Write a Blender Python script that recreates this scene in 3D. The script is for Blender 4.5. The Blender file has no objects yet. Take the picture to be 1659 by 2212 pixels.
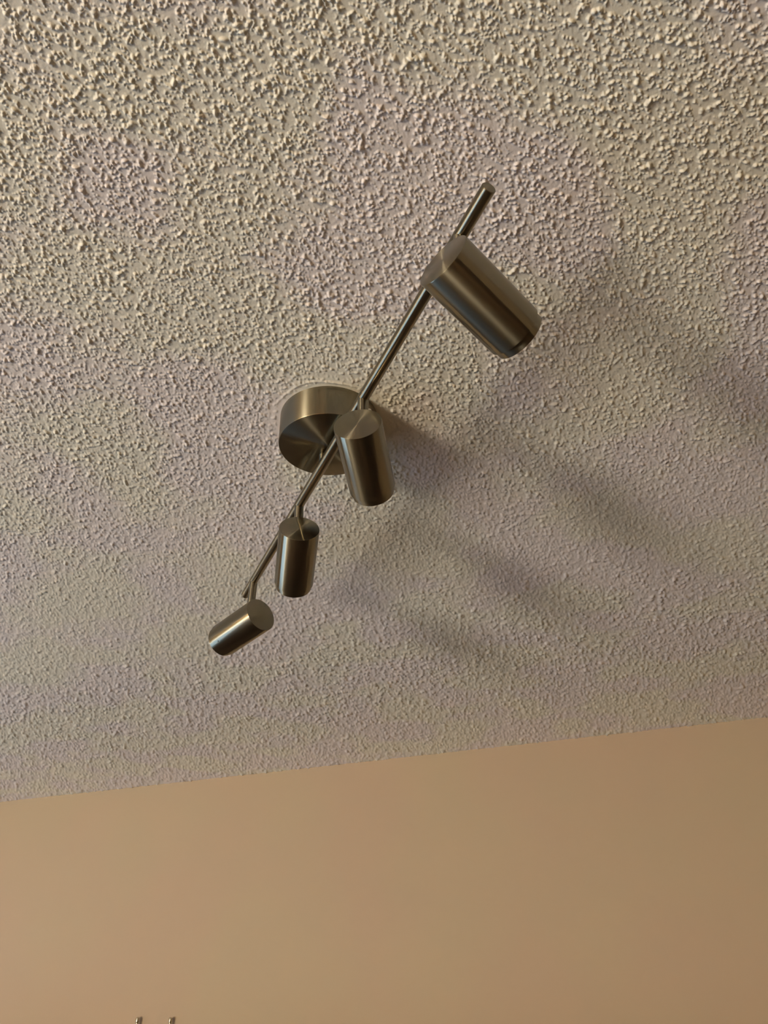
import bpy, bmesh, math, random
import numpy as np
from mathutils import Vector, Matrix

# ------------------------------------------------------------------ camera
scn = bpy.context.scene
COL = scn.collection
cam_data = bpy.data.cameras.new('camera')
cam = bpy.data.objects.new('camera', cam_data)
COL.objects.link(cam)
R = ((0.9502144, -0.1856234, -0.2502729), (0.3110853, 0.5191257, 0.7960744), (-0.0178470, -0.8342976, 0.5510254))
CAM_Z = 1.71078
cam.matrix_world = Matrix(((R[0][0], -R[0][1], -R[0][2], 0), (R[1][0], -R[1][1], -R[1][2], 0),
                           (R[2][0], -R[2][1], -R[2][2], CAM_Z), (0, 0, 0, 1)))
cam_data.sensor_fit = 'VERTICAL'
cam_data.sensor_height = 36.0
cam_data.lens = 36.0 * 1661 / 2212
cam_data.clip_start = 0.01
scn.camera = cam

# ------------------------------------------------------------------ sky, light, exposure
SKY = (0.48, 0.76, 1.12)
SKY_STRENGTH = 3.3
LAMP_COLOR = (1.0, 0.88, 0.69)
LAMP_STRENGTH = 95.0
world = bpy.data.worlds.new('sky')
scn.world = world
world.use_nodes = True
bg = world.node_tree.nodes['Background']
bg.inputs[0].default_value = (*SKY, 1)
bg.inputs[1].default_value = SKY_STRENGTH
scn.view_settings.view_transform = 'Standard'
scn.view_settings.look = 'None'
scn.view_settings.gamma = 1.0
scn.view_settings.use_curve_mapping = False
scn.view_settings.exposure = 0.0
scn.cycles.max_bounces = 10
scn.cycles.diffuse_bounces = 6
scn.cycles.glossy_bounces = 4
scn.cycles.transparent_max_bounces = 8
scn.cycles.sample_clamp_indirect = 4.0

CEIL = 2.4
WALL_Y = 2.3459          # the wall seen in the photograph
WEST, EAST, SOUTH = -3.8, 4.6, -4.3
rng = np.random.default_rng(11)
random.seed(5)

# ------------------------------------------------------------------ node helpers
def new_mat(name):
    m = bpy.data.materials.new(name)
    m.use_nodes = True
    nt = m.node_tree
    return m, nt, nt.nodes['Principled BSDF']

def node(nt, kind, **kw):
    n = nt.nodes.new(kind)
    for k, v in kw.items():
        setattr(n, k, v)
    return n

def noise_node(nt, scale, detail=3.0, rough=0.5, coord='Object', stretch=None):
    tc = node(nt, 'ShaderNodeTexCoord')
    mp = node(nt, 'ShaderNodeMapping')
    if stretch:
        mp.inputs['Scale'].default_value = stretch
    nt.links.new(tc.outputs[coord], mp.inputs[0])
    n = node(nt, 'ShaderNodeTexNoise')
    n.inputs['Scale'].default_value = scale
    n.inputs['Detail'].default_value = detail
    n.inputs['Roughness'].default_value = rough
    nt.links.new(mp.outputs[0], n.inputs['Vector'])
    return n

def ramp(nt, src, stops):
    r = node(nt, 'ShaderNodeValToRGB')
    els = r.color_ramp.elements
    while len(els) < len(stops):
        els.new(0.5)
    for e, (p, c) in zip(els, stops):
        e.position = p
        e.color = (*c, 1)
    nt.links.new(src, r.inputs[0])
    return r

def bump(nt, bsdf, src, strength, dist):
    b = node(nt, 'ShaderNodeBump')
    b.inputs['Strength'].default_value = strength
    b.inputs['Distance'].default_value = dist
    nt.links.new(src, b.inputs['Height'])
    nt.links.new(b.outputs[0], bsdf.inputs['Normal'])
    return b

# ------------------------------------------------------------------ materials
def mottled(name, a, b, scale, lo=0.42, hi=0.58, rough=0.9):
    m, nt, p = new_mat(name)
    n = noise_node(nt, scale, 2.0, 0.45)
    r = ramp(nt, n.outputs['Fac'], [(lo, a), (hi, b)])
    nt.links.new(r.outputs[0], p.inputs['Base Color'])
    p.inputs['Roughness'].default_value = rough
    p.inputs['Specular IOR Level'].default_value = 0.25
    return m, nt, p

CEIL_A, CEIL_B = (0.88, 0.85, 0.735), (0.875, 0.815, 0.79)
M_POP, nt, p = mottled('popcorn plaster', CEIL_A, CEIL_B, 5.0, 0.44, 0.56)
n = noise_node(nt, 900, 2.0)
bump(nt, p, n.outputs['Fac'], 0.2, 0.0005)

M_CEIL, nt, p = mottled('sprayed ceiling plaster', CEIL_A, CEIL_B, 5.0, 0.44, 0.56)
n = noise_node(nt, 260, 1.0)
r = ramp(nt, n.outputs['Fac'], [(0.50, (0, 0, 0)), (0.70, (1, 1, 1))])
bump(nt, p, r.outputs[0], 0.6, 0.0010)

M_WALL, nt, p = mottled('beige wall paint', (0.415, 0.327, 0.239), (0.41, 0.337, 0.239), 2.2, 0.40, 0.60, 0.75)
n = noise_node(nt, 120, 2.0)
bump(nt, p, n.outputs['Fac'], 0.10, 0.001)

M_FLOOR, nt, p = new_mat('dark oiled floor')
n = noise_node(nt, 3.0, 4.0, 0.6, stretch=(1, 9, 1))
r = ramp(nt, n.outputs['Fac'], [(0.3, (0.020, 0.013, 0.008)), (0.7, (0.045, 0.029, 0.016))])
nt.links.new(r.outputs[0], p.inputs['Base Color'])
p.inputs['Roughness'].default_value = 0.8

M_DOOR, nt, p = new_mat('orange brown wood')
n = noise_node(nt, 6.0, 4.0, 0.6, stretch=(8, 8, 0.8))
r = ramp(nt, n.outputs['Fac'], [(0.3, (0.30, 0.13, 0.045)), (0.7, (0.44, 0.21, 0.08))])
nt.links.new(r.outputs[0], p.inputs['Base Color'])
p.inputs['Roughness'].default_value = 0.5

M_WHITE, nt, p = new_mat('white gloss paint')
n = noise_node(nt, 30.0)
r = ramp(nt, n.outputs['Fac'], [(0.3, (0.70, 0.68, 0.63)), (0.7, (0.76, 0.74, 0.69))])
nt.links.new(r.outputs[0], p.inputs['Base Color'])
p.inputs['Roughness'].default_value = 0.4

M_GLASS = bpy.data.materials.new('window glass')
M_GLASS.use_nodes = True
nt = M_GLASS.node_tree
nt.nodes.clear()
o_ = node(nt, 'ShaderNodeOutputMaterial')
mx = node(nt, 'ShaderNodeMixShader')
mx.inputs[0].default_value = 0.06
t_ = node(nt, 'ShaderNodeBsdfTransparent')
g_ = node(nt, 'ShaderNodeBsdfGlossy')
g_.inputs['Roughness'].default_value = 0.02
nt.links.new(t_.outputs[0], mx.inputs[1])
nt.links.new(g_.outputs[0], mx.inputs[2])
nt.links.new(mx.outputs[0], o_.inputs[0])

def shade_mat(name, color, strength):
    m, nt, p = new_mat(name)
    n = noise_node(nt, 220.0, 2.0)
    r = ramp(nt, n.outputs['Fac'], [(0.3, tuple(0.93 * c for c in color)), (0.7, color)])
    nt.links.new(r.outputs[0], p.inputs['Emission Color'])
    nt.links.new(r.outputs[0], p.inputs['Base Color'])
    p.inputs['Emission Strength'].default_value = strength
    return m

M_SHADE = shade_mat('lit fabric lampshade', LAMP_COLOR, LAMP_STRENGTH)
M_SHADE_ADDED = shade_mat('added orange lampshade', (1.0, 0.62, 0.25), 0.08 * LAMP_STRENGTH)  # shade of the added fill lamp

def steel(name, color, sharp, smear, share, grain=(3, 3, 900), var=0.012):
    """brushed metal turned on a lathe: a fairly sharp sheen mixed with a long smear across the brush marks"""
    m, nt, p = new_mat(name)
    n = noise_node(nt, 1.0, 3.0, 0.6, stretch=grain)
    r = ramp(nt, n.outputs['Fac'], [(0.3, tuple(c * (1 - var) for c in color)), (0.7, tuple(c * (1 + var) for c in color))])
    tg = node(nt, 'ShaderNodeTangent', direction_type='RADIAL', axis='Z')
    q = node(nt, 'ShaderNodeBsdfPrincipled')
    for b, rough in ((p, sharp), (q, smear)):
        nt.links.new(r.outputs[0], b.inputs['Base Color'])
        nt.links.new(tg.outputs[0], b.inputs['Tangent'])
        b.inputs['Metallic'].default_value = 1.0
        b.inputs['Roughness'].default_value = rough
        b.inputs['Anisotropic'].default_value = 1.0
        b.inputs['Anisotropic Rotation'].default_value = 0.25
    mx = node(nt, 'ShaderNodeMixShader')
    mx.inputs[0].default_value = share
    nt.links.new(p.outputs[0], mx.inputs[1])
    nt.links.new(q.outputs[0], mx.inputs[2])
    nt.links.new(mx.outputs[0], nt.nodes['Material Output'].inputs[0])
    return m

STEEL = (0.27, 0.245, 0.182)
M_STEEL = steel('brushed nickel', STEEL, 0.13, 0.36, 0.36)
M_TUBE = steel('satin nickel tube', STEEL, 0.14, 0.38, 0.4)
M_CANOPY = steel('brushed nickel canopy', STEEL, 0.16, 0.36, 0.42)
M_SCREW = steel('bright screw', (0.75, 0.73, 0.70), 0.18, 0.25, 0.3)
M_HOOK = steel('tarnished chrome', (0.62, 0.55, 0.42), 0.16, 0.25, 0.3)
M_DARK, nt, p = new_mat('dark recess')
n = noise_node(nt, 40.0)
r = ramp(nt, n.outputs['Fac'], [(0.3, (0.015, 0.014, 0.012)), (0.7, (0.025, 0.022, 0.018))])
nt.links.new(r.outputs[0], p.inputs['Base Color'])
p.inputs['Roughness'].default_value = 0.5
M_LENS, nt, p = new_mat('frosted bulb glass')
n = noise_node(nt, 300.0)
r = ramp(nt, n.outputs['Fac'], [(0.3, (0.70, 0.70, 0.68)), (0.7, (0.82, 0.82, 0.80))])
nt.links.new(r.outputs[0], p.inputs['Base Color'])
p.inputs['Roughness'].default_value = 0.25

# ------------------------------------------------------------------ mesh helpers
def link(name, bm, mat, parent=None, smooth=False, angle=35):
    me = bpy.data.meshes.new(name)
    bmesh.ops.recalc_face_normals(bm, faces=bm.faces)
    bm.to_mesh(me)
    bm.free()
    me.materials.append(mat)
    if smooth:
        me.polygons.foreach_set('use_smooth', [True] * len(me.polygons))
        me.set_sharp_from_angle(angle=math.radians(angle))
    o = bpy.data.objects.new(name, me)
    COL.objects.link(o)
    if parent:
        o.parent = parent
    return o

def boxes(*bs):
    bm = bmesh.new()
    for (x0, x1, y0, y1, z0, z1) in bs:
        vs = [bm.verts.new((x, y, z)) for x in (x0, x1) for y in (y0, y1) for z in (z0, z1)]
        for f in ((0, 1, 3, 2), (4, 6, 7, 5), (0, 4, 5, 1), (2, 3, 7, 6), (0, 2, 6, 4), (1, 5, 7, 3)):
            bm.faces.new([vs[i] for i in f])
    return bm

def lathe(profile, seg=64, bm=None):
    """profile: (radius, z) pairs; radius 0 closes at the axis."""
    bm = bm or bmesh.new()
    rings = []
    for r, z in profile:
        if r < 1e-7:
            rings.append([bm.verts.new((0, 0, z))])
        else:
            rings.append([bm.verts.new((r * math.cos(2 * math.pi * k / seg), r * math.sin(2 * math.pi * k / seg), z)) for k in range(seg)])
    for a, b in zip(rings, rings[1:]):
        for k in range(seg):
            k2 = (k + 1) % seg
            if len(a) == 1 and len(b) == 1:
                continue
            if len(a) == 1:
                bm.faces.new((a[0], b[k], b[k2]))
            elif len(b) == 1:
                bm.faces.new((a[k], b[0], a[k2]))
            else:
                bm.faces.new((a[k], b[k], b[k2], a[k2]))
    return bm

def orient(o, loc, axis, parent_loc):
    """local +Z to axis, at the world point loc, seen from a parent that only translates."""
    q = Vector((0, 0, 1)).rotation_difference(Vector(axis).normalized())
    o.rotation_mode = 'QUATERNION'
    o.rotation_quaternion = q
    o.location = Vector(loc) - Vector(parent_loc)

def setting(o, label, cat):
    o['kind'] = 'structure'
    o['label'] = label
    o['category'] = cat
    return o

# ------------------------------------------------------------------ the room
T = 0.12
TOP = CEIL + 0.08
setting(link('wall_north', boxes((WEST - T, EAST + T, WALL_Y, WALL_Y + T, 0, TOP)), M_WALL),
        'smooth plain beige painted wall meeting the textured ceiling', 'wall')
setting(link('wall_east', boxes((EAST, EAST + T, SOUTH, WALL_Y, 0, TOP)), M_WALL), 'beige wall at the right hand side of the room', 'wall')
# west wall with a window opening
WY0, WY1, WZ0, WZ1 = -2.2, 1.3, 0.04, 1.62
setting(link('wall_west', boxes((WEST - T, WEST, SOUTH - T, WY0, 0, TOP), (WEST - T, WEST, WY1, WALL_Y, 0, TOP),
                                (WEST - T, WEST, WY0, WY1, 0, WZ0), (WEST - T, WEST, WY0, WY1, WZ1, TOP)), M_WALL),
        'beige wall with the window', 'wall')
DX0, DX1, DZ = -0.85, 0.15, 2.05
setting(link('wall_south', boxes((WEST, DX0, SOUTH - T, SOUTH, 0, TOP), (DX1, EAST + T, SOUTH - T, SOUTH, 0, TOP),
                                 (DX0, DX1, SOUTH - T, SOUTH, DZ, TOP)), M_WALL), 'beige wall with the added wooden door', 'wall')
setting(link('floor', boxes((WEST - T, EAST + T, SOUTH - T, WALL_Y + T, -0.1, 0)), M_FLOOR), 'dark brown wooden floor', 'floor')
ceiling = setting(link('ceiling', boxes((WEST, EAST, SOUTH, WALL_Y, CEIL, CEIL + 0.06)), M_CEIL),
                  'off-white popcorn textured ceiling carrying the spotlight bar', 'ceiling')

win = setting(link('window_1', boxes((WEST - T, WEST + 0.015, WY0, WY0 + 0.05, WZ0, WZ1), (WEST - T, WEST + 0.015, WY1 - 0.05, WY1, WZ0, WZ1),
                                     (WEST - T, WEST + 0.015, WY0 + 0.05, WY1 - 0.05, WZ0, WZ0 + 0.05),
                                     (WEST - T, WEST + 0.015, WY0 + 0.05, WY1 - 0.05, WZ1 - 0.05, WZ1),
                                     (WEST - T + 0.03, WEST - 0.03, (WY0 + WY1) / 2 - 0.03, (WY0 + WY1) / 2 + 0.03, WZ0 + 0.05, WZ1 - 0.05)), M_WHITE),
              'white framed window in the left wall', 'window')
for a, b in ((WY0 + 0.05, (WY0 + WY1) / 2 - 0.03), ((WY0 + WY1) / 2 + 0.03, WY1 - 0.05)):
    link('pane', boxes((WEST - 0.065, WEST - 0.060, a, b, WZ0 + 0.05, WZ1 - 0.05)), M_GLASS, win)
portal = bpy.data.lights.new('window_portal', 'AREA')
portal.shape = 'RECTANGLE'
portal.size, portal.size_y = WZ1 - WZ0, WY1 - WY0
portal.cycles.is_portal = True
po = bpy.data.objects.new('window_portal', portal)
po.location = (WEST - T - 0.01, (WY0 + WY1) / 2, (WZ0 + WZ1) / 2)
po.rotation_euler = (0, -math.pi / 2, 0)
COL.objects.link(po)
door = setting(link('added_door_1', boxes((DX0, DX1, SOUTH - 0.09, SOUTH - 0.04, 0, DZ)), M_DOOR), 'orange brown wooden door added unseen in the back wall for its reflection', 'door')  # added out of view so the metal picks up an orange reflection
link('door_handle', boxes((DX0 + 0.06, DX0 + 0.18, SOUTH + 0.0, SOUTH + 0.015, 1.03, 1.05), (DX0 + 0.06, DX0 + 0.08, SOUTH - 0.04, SOUTH, 1.03, 1.05)), M_SCREW, door)

# ------------------------------------------------------------------ popcorn relief (real geometry)
CAN = (-0.3117, 0.7502)          # centre of the light's ceiling plate
CAN_R = 0.0664
TILE, PX = 2.0, 0.0005            # the lump pattern repeats every two metres
def relief_field():
    """height of the sprayed lumps in metres, as a seamless raster"""
    n_px = int(round(TILE / PX))
    m4 = n_px // 4
    w = rng.standard_normal((m4, m4)).astype(np.float32)
    F = np.fft.rfft2(w)
    ky = np.fft.fftfreq(m4, PX * 4)[:, None]
    kx = np.fft.rfftfreq(m4, PX * 4)[None, :]
    k2 = (kx * kx + ky * ky).astype(np.float32)
    def band(s1, s2):
        a = np.exp(-2 * math.pi ** 2 * s1 * s1 * k2) - np.exp(-2 * math.pi ** 2 * s2 * s2 * k2)
        g = np.fft.irfft2(F * a, s=w.shape).astype(np.float32)
        return g / g.std()
    # lumps gather in small clusters
    dens = 0.80 * band(0.0016, 0.0045) + 0.22 * band(0.006, 0.030)
    n = int(265000 * TILE * TILE)
    bx, by = rng.random(n) * n_px, rng.random(n) * n_px
    d = dens[(by / 4).astype(int) % m4, (bx / 4).astype(int) % m4]
    keep = rng.random(n) < 0.17 + 0.45 * np.clip(d + 0.2, 0, 1.6)
    bx, by = bx[keep], by[keep]
    n = len(bx)
    r = np.clip(rng.lognormal(math.log(0.00110), 0.34, n), 0.0006, 0.0027) / PX
    hh = r * PX * (0.70 + 0.45 * rng.random(n))
    el = 1 + 0.9 * rng.random(n) ** 2
    th = rng.random(n) * math.pi
    ct, st = np.cos(th), np.sin(th)
    h = np.zeros(n_px * n_px, np.float32)
    for lo, hi, K in ((0, 2.0, 4), (2.0, 3.0, 6), (3.0, 4.2, 8), (4.2, 9, 12)):
        m = (r >= lo) & (r < hi)
        X, Y, Rr, H, C, S, E = (q[m].astype(np.float32) for q in (bx, by, r, hh, ct, st, el))
        ix, iy = X.astype(np.int32), Y.astype(np.int32)
        for dy in range(-K, K + 1):
            for dx in range(-K, K + 1):
                ex, ey = ix + dx - X, iy + dy - Y
                a_ = (ex * C + ey * S) / (Rr * E)
                b_ = (-ex * S + ey * C) * E ** 0.3 / Rr
                val = H * (1 - (a_ * a_ + b_ * b_))
                k = val > 0
                np.maximum.at(h, ((iy[k] + dy) % n_px) * n_px + (ix[k] + dx) % n_px, val[k])
    h = h.reshape(n_px, n_px)
    # the sprayed ground between the lumps is itself slightly uneven
    g = np.clip(0.00012 * band(0.0011, 0.0030) + 0.00008, 0, None)
    h += np.repeat(np.repeat(g, 4, 0), 4, 1)
    return h

field = relief_field()
def sample(x, y):
    N = field.shape[0]
    fx, fy = np.mod(x / PX, N), np.mod(y / PX, N)
    ix, iy = fx.astype(np.int32) % N, fy.astype(np.int32) % N
    jx, jy = (ix + 1) % N, (iy + 1) % N
    ax, ay = np.clip(fx - ix, 0, 1), np.clip(fy - iy, 0, 1)
    h = (field[iy, ix] * (1 - ax) + field[iy, jx] * ax) * (1 - ay) + (field[jy, ix] * (1 - ax) + field[jy, jx] * ax) * ay
    return h

def relief(x, y):
    # the spray is coarser towards the wall
    w = np.clip((y - 0.85) / 0.9, 0, 1)
    w = w * w * (3 - 2 * w)
    h = sample(x, y) * (1 - w) + 1.75 * sample(x * 0.62 + 0.31, y * 0.62) * w
    # scraped ring of smooth plaster round the ceiling plate, with a broken lip of filler
    d = np.hypot(x - CAN[0], y - CAN[1])
    ang = np.arctan2(y - CAN[1], x - CAN[0])
    wob = 0.0015 * np.sin(3 * ang + 0.6) + 0.001 * np.sin(7 * ang)
    s = np.clip((d - CAN_R - 0.0035 + wob * 0.6) / 0.003, 0, 1)
    s2 = np.clip((d - CAN_R - 0.013 + 3 * wob) / 0.012, 0, 1)
    h = h * (0.55 * s + 0.45 * s2) * (d > CAN_R)
    lip = np.exp(-((d - CAN_R - 0.0085 - wob) / 0.0011) ** 2) * (0.5 + 0.5 * np.sin(ang * 2 - 2.2)) * 0.0016
    return h + lip

def popcorn():
    # rows run across the viewing direction of the room's length, finer where the ceiling is nearer
    hx, hy = -0.3000, 0.9539
    # row spacing grows with distance so that far rows, seen at a grazing angle, are as fine as near ones
    e = math.radians(33.4) + np.arctan(np.linspace(0.72, -0.40, 1000))
    us = 0.689 / np.tan(e)
    us = us[us < 3.4]
    near = np.arange(-0.12, us[0] - 0.001, 0.0015)
    us = np.concatenate([near, us])
    tin = np.linspace(-1.05, 1.05, 950)
    tout = 1.05 + np.cumsum(np.linspace(0.0035, 0.012, 135))
    ts = np.concatenate([-tout[::-1], tin, tout])
    U, Tt = np.meshgrid(us, ts, indexing='ij')
    V = Tt * (0.185 + 0.43 * np.maximum(U, us[len(near)]))
    X = hx * U + hy * V
    Y = hy * U - hx * V
    inside = (Y < WALL_Y + 0.03) & (X > WEST + 0.02) & (X < EAST - 0.02)
    Z = CEIL - 0.0006 - relief(X.ravel(), Y.ravel()).reshape(X.shape)
    nr, nc = X.shape
    idx = np.arange(nr * nc).reshape(nr, nc)
    keep = inside[:-1, :-1] & inside[1:, :-1] & inside[:-1, 1:] & inside[1:, 1:]
    q = np.stack([idx[:-1, :-1][keep], idx[1:, :-1][keep], idx[1:, 1:][keep], idx[:-1, 1:][keep]], 1)
    used = np.unique(q)
    remap = np.full(nr * nc, -1, np.int64)
    remap[used] = np.arange(len(used))
    q = remap[q].astype(np.int32)
    co = np.stack([X.ravel()[used], Y.ravel()[used], Z.ravel()[used]], 1).astype(np.float32)
    me = bpy.data.meshes.new('popcorn_texture')
    me.vertices.add(len(co))
    me.vertices.foreach_set('co', co.ravel())
    me.loops.add(q.size)
    me.loops.foreach_set('vertex_index', q.ravel())
    me.polygons.add(len(q))
    me.polygons.foreach_set('loop_start', np.arange(0, q.size, 4, dtype=np.int32))
    me.polygons.foreach_set('use_smooth', np.ones(len(q), dtype=bool))
    me.update(calc_edges=True)
    me.materials.append(M_POP)
    o = bpy.data.objects.new('popcorn_texture', me)
    COL.objects.link(o)
    o.parent = ceiling
    o['kind'] = 'stuff'
    return o, len(q)

pop, n_quads = popcorn()
print('popcorn quads', n_quads)

# ------------------------------------------------------------------ ceiling spotlight bar
Z_BAR = 2.3357
ROOT = (CAN[0], CAN[1], CEIL)
light = bpy.data.objects.new('ceiling_spotlight_bar', None)
light.location = ROOT
light['label'] = 'brushed nickel ceiling light bar with four cylinder spotlights on a round plate, switched off'
light['category'] = 'ceiling light'
COL.objects.link(light)

BAR_A, BAR_B = Vector((-0.0291, 0.4296, Z_BAR)), Vector((-0.5943, 1.0709, Z_BAR))
BAR_R = 0.0070
# ceiling plate
CB = 2.3523
hc = CEIL - CB
cp = link('ceiling_plate', lathe([(0, hc), (CAN_R, hc), (CAN_R, 0.0012), (CAN_R - 0.0004, 0.0004), (CAN_R - 0.0014, 0), (0, 0)], 128), M_CANOPY, light, True)
cp.location = (0, 0, CB - CEIL)
for a in (math.radians(165), math.radians(-15)):
    s = link('screw', lathe([(0, 0.0022), (0.0022, 0.0020), (0.0032, 0.0010), (0.0034, 0), (0.0034, -0.002)], 16), M_SCREW, cp, True)
    q = Vector((0, 0, 1)).rotation_difference(Vector((math.cos(a), math.sin(a), 0)))
    s.rotation_mode = 'QUATERNION'
    s.rotation_quaternion = q
    s.location = (CAN_R * math.cos(a), CAN_R * math.sin(a), 0.030)
# bar
L_BAR = (BAR_B - BAR_A).length
bar = link('bar', lathe([(0, 0), (BAR_R - 0.0006, 0), (BAR_R, 0.0006), (BAR_R, L_BAR - 0.0006), (BAR_R - 0.0006, L_BAR), (0, L_BAR)], 40), M_TUBE, light, True)
orient(bar, BAR_A, BAR_B - BAR_A, ROOT)
# mounting post between plate and bar, with its grub screw
mid = BAR_A.lerp(BAR_B, 0.525)
post = link('mounting_post', lathe([(0, 0), (0.0055, 0), (0.0055, CB - Z_BAR + 0.001), (0, CB - Z_BAR + 0.001)], 24), M_TUBE, light, True)
orient(post, mid, (0, 0, 1), ROOT)

HEAD_R, HEAD_L, ATT = 0.028, 0.1042, 0.03103
RING_L = 0.0088
heads = [
    ((-0.0666, 0.4721), (-0.0790, 0.4382, 2.2659), (0.4820, 0.8397, -0.2500), None),
    ((-0.2300, 0.6575), (-0.2276, 0.6311, 2.2738), (-0.1474, 0.9596, -0.2397), None),
    ((-0.3934, 0.8430), (-0.3811, 0.8209, 2.2793), (-0.4283, 0.8208, -0.3780), None),
    ((-0.5568, 1.0284), (-0.5304, 1.0124, 2.2603), (-0.8968, 0.4199, -0.1393), True),
]
Lb = HEAD_L - RING_L
for jxy, c, ax, speck in heads:
    ax = Vector(ax).normalized()
    c = Vector(c)
    rb = HEAD_R
    body = link('lamp_head', lathe([(0, 0), (rb - 0.0009, 0), (rb - 0.0003, 0.0003), (rb, 0.0010), (rb, Lb), (rb - 0.0018, Lb), (rb - 0.0018, Lb - 0.006), (0, Lb - 0.006)], 96), M_STEEL, light, True)
    orient(body, c, ax, ROOT)
    rr = HEAD_R - 0.0021
    ring = link('front_ring', lathe([(rr - 0.004, Lb - 0.004), (rr, Lb - 0.004), (rr, HEAD_L - 0.0006), (rr - 0.0006, HEAD_L), (rr - 0.003, HEAD_L), (rr - 0.004, HEAD_L - 0.006), (rr - 0.004, Lb - 0.004)], 96), M_STEEL, body, True)
    lens = link('bulb', lathe([(0, HEAD_L - 0.0035), (0.012, HEAD_L - 0.004), (rr - 0.0045, HEAD_L - 0.006), (rr - 0.0045, Lb - 0.0035), (0, Lb - 0.0035)], 48), M_LENS, body, True)
    if speck:
        # tiny dark grub screw near the front of the last head, facing down towards the viewer
        toc = Vector((0, 0, CAM_Z)) - c
        toc = (toc - ax * toc.dot(ax)).normalized()
        side = ax.cross(toc)
        nrm = (toc * math.cos(0.12) + side * math.sin(0.12)).normalized()
        g = link('grub_screw', lathe([(0, 0.0004), (0.0010, 0.0004), (0.0012, 0), (0.0012, -0.001)], 12), M_DARK, body, True)
        qb = Vector((0, 0, 1)).rotation_difference(ax)
        g.rotation_mode = 'QUATERNION'
        loc_n = qb.inverted() @ nrm
        g.rotation_quaternion = Vector((0, 0, 1)).rotation_difference(loc_n)
        g.location = Vector((0, 0, Lb * 0.86)) + loc_n * HEAD_R
    # stem: from inside the bar down to the head's upper side
    j = Vector((*jxy, Z_BAR))
    att = c + ax * ATT
    d = att - j
    ln = d.length - HEAD_R + 0.004
    st = link('stem', lathe([(0, -0.004), (0.0062, -0.004), (0.0066, 0), (0.0066, ln - 0.0005), (0.0066, ln), (0, ln)], 32), M_TUBE, light, True)
    orient(st, j, d, ROOT)

# ------------------------------------------------------------------ two hook tips on the wall
def hook(x, tip_z, label):
    out = 0.013
    root = bpy.data.objects.new('wall_hook', None)
    base_z = tip_z - 0.075
    root.location = (x, WALL_Y, base_z)
    root['label'] = label
    root['category'] = 'hook'
    root['group'] = 'hooks on the beige wall'
    COL.objects.link(root)
    pl = link('back_plate', lathe([(0, 0.003), (0.011, 0.003), (0.013, 0.0015), (0.013, 0)], 32), M_HOOK, root, True)
    pl.rotation_euler = (math.pi / 2, 0, 0)
    # bent arm: out of the wall, then up
    bm = bmesh.new()
    pts = [(0, -0.002, 0)]
    for k in range(9):
        a = k / 8 * math.pi / 2
        pts.append((0, -(out - 0.009) - 0.009 * math.sin(a), 0.009 - 0.009 * math.cos(a)))
    pts.append((0, -out, 0.068))
    rings = []
    for i, pnt in enumerate(pts):
        a_, b_ = Vector(pts[max(i - 1, 0)]), Vector(pts[min(i + 1, len(pts) - 1)])
        t = (b_ - a_).normalized()
        u = Vector((1, 0, 0))
        v = t.cross(u)
        rings.append([bm.verts.new(Vector(pnt) + 0.0042 * (math.cos(2 * math.pi * k / 20) * u + math.sin(2 * math.pi * k / 20) * v)) for k in range(20)])
    for r0, r1 in zip(rings, rings[1:]):
        for k in range(20):
            bm.faces.new((r0[k], r1[k], r1[(k + 1) % 20], r0[(k + 1) % 20]))
    link('arm', bm, M_HOOK, root, True, 60)
    tip = link('tip', lathe([(0, -0.007), (0.0045, -0.007), (0.0052, -0.0055), (0.0052, 0.0035), (0.0044, 0.0055), (0.0025, 0.0066), (0, 0.007)], 28), M_HOOK, root, True, 50)
    tip.location = (0, -out, 0.072)
    return root

hook(-1.5208, 1.7262, 'small metal hook tip on the beige wall, left one of the pair')
hook(-1.4113, 1.7243, 'small metal hook tip on the beige wall, right one of the pair')

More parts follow.
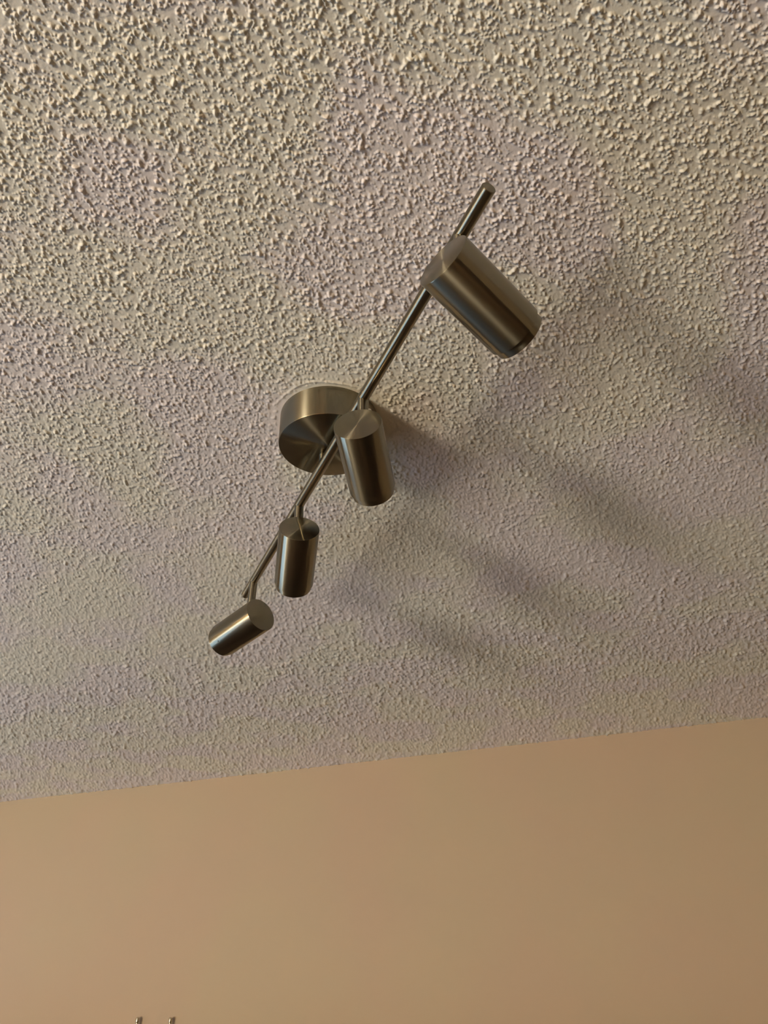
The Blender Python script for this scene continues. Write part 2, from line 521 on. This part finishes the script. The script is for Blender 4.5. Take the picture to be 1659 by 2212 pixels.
# ------------------------------------------------------------------ added unseen cabinet, gives the ceiling plate a dark reflection
def added_sideboard(x0, x1, h, d):
    w, n = x1 - x0, 4
    root = bpy.data.objects.new('added_sideboard', None)
    root.location = ((x0 + x1) / 2, WALL_Y - 0.005, 0)
    root['label'] = 'tall dark cabinet added unseen below the hooks for its dark reflection in the metal'
    root['category'] = 'added_sideboard'
    COL.objects.link(root)
    link('body', boxes((-w / 2, w / 2, -d, 0, 0.10, h - 0.03)), M_FLOOR, root)
    link('top', boxes((-w / 2 - 0.01, w / 2 + 0.01, -d - 0.03, 0, h - 0.03, h)), M_FLOOR, root)
    link('plinth', boxes((-w / 2 + 0.03, w / 2 - 0.03, -d + 0.03, -0.02, 0, 0.10)), M_DARK, root)
    for k in range(n):
        a, b = -w / 2 + w * k / n + 0.004, -w / 2 + w * (k + 1) / n - 0.004
        dr = link('door', boxes((a, b, -d - 0.02, -d, 0.11, h - 0.04)), M_FLOOR, root)
        kx = b - 0.04 if k % 2 == 0 else a + 0.04
        kn = link('knob', lathe([(0, 0.024), (0.011, 0.022), (0.014, 0.016), (0.007, 0.008), (0.006, 0)], 20), M_HOOK, dr, True)
        kn.rotation_euler = (math.pi / 2, 0, 0)
        kn.location = (kx, -d - 0.02, h * 0.6)

added_sideboard(-2.4, 0.8, 1.55, 0.45)

# ------------------------------------------------------------------ floor lamp behind the viewer, the room's main light; plus an added orange fill lamp
def floor_lamp(x, y, z, r0, r1, hh, mat, label):
    lamp = bpy.data.objects.new('floor_lamp', None)
    lamp.location = (x, y, 0)
    lamp['label'] = label
    lamp['category'] = 'lamp'
    COL.objects.link(lamp)
    link('base', lathe([(0, 0), (0.16, 0), (0.16, 0.012), (0.15, 0.02), (0.02, 0.024), (0, 0.024)], 48), M_DARK, lamp, True)
    link('pole', lathe([(0, 0.02), (0.011, 0.02), (0.011, z - 0.1), (0, z - 0.1)], 20), M_TUBE, lamp, True)
    link('lamp_shade', lathe([(r0, z - hh), (r1, z + hh), (0.0, z + hh + 0.005)], 48), mat, lamp, True)

floor_lamp(-2.72, -3.40, 1.12, 0.46, 0.38, 0.25, M_SHADE, 'lit floor lamp with a large warm white drum shade behind the viewer')
floor_lamp(0.40, -3.95, 0.95, 0.25, 0.20, 0.20, M_SHADE_ADDED, 'unseen floor lamp with an orange shade, added for warm fill and its reflection')  # added unseen lamp: warm fill and an orange streak in the metal
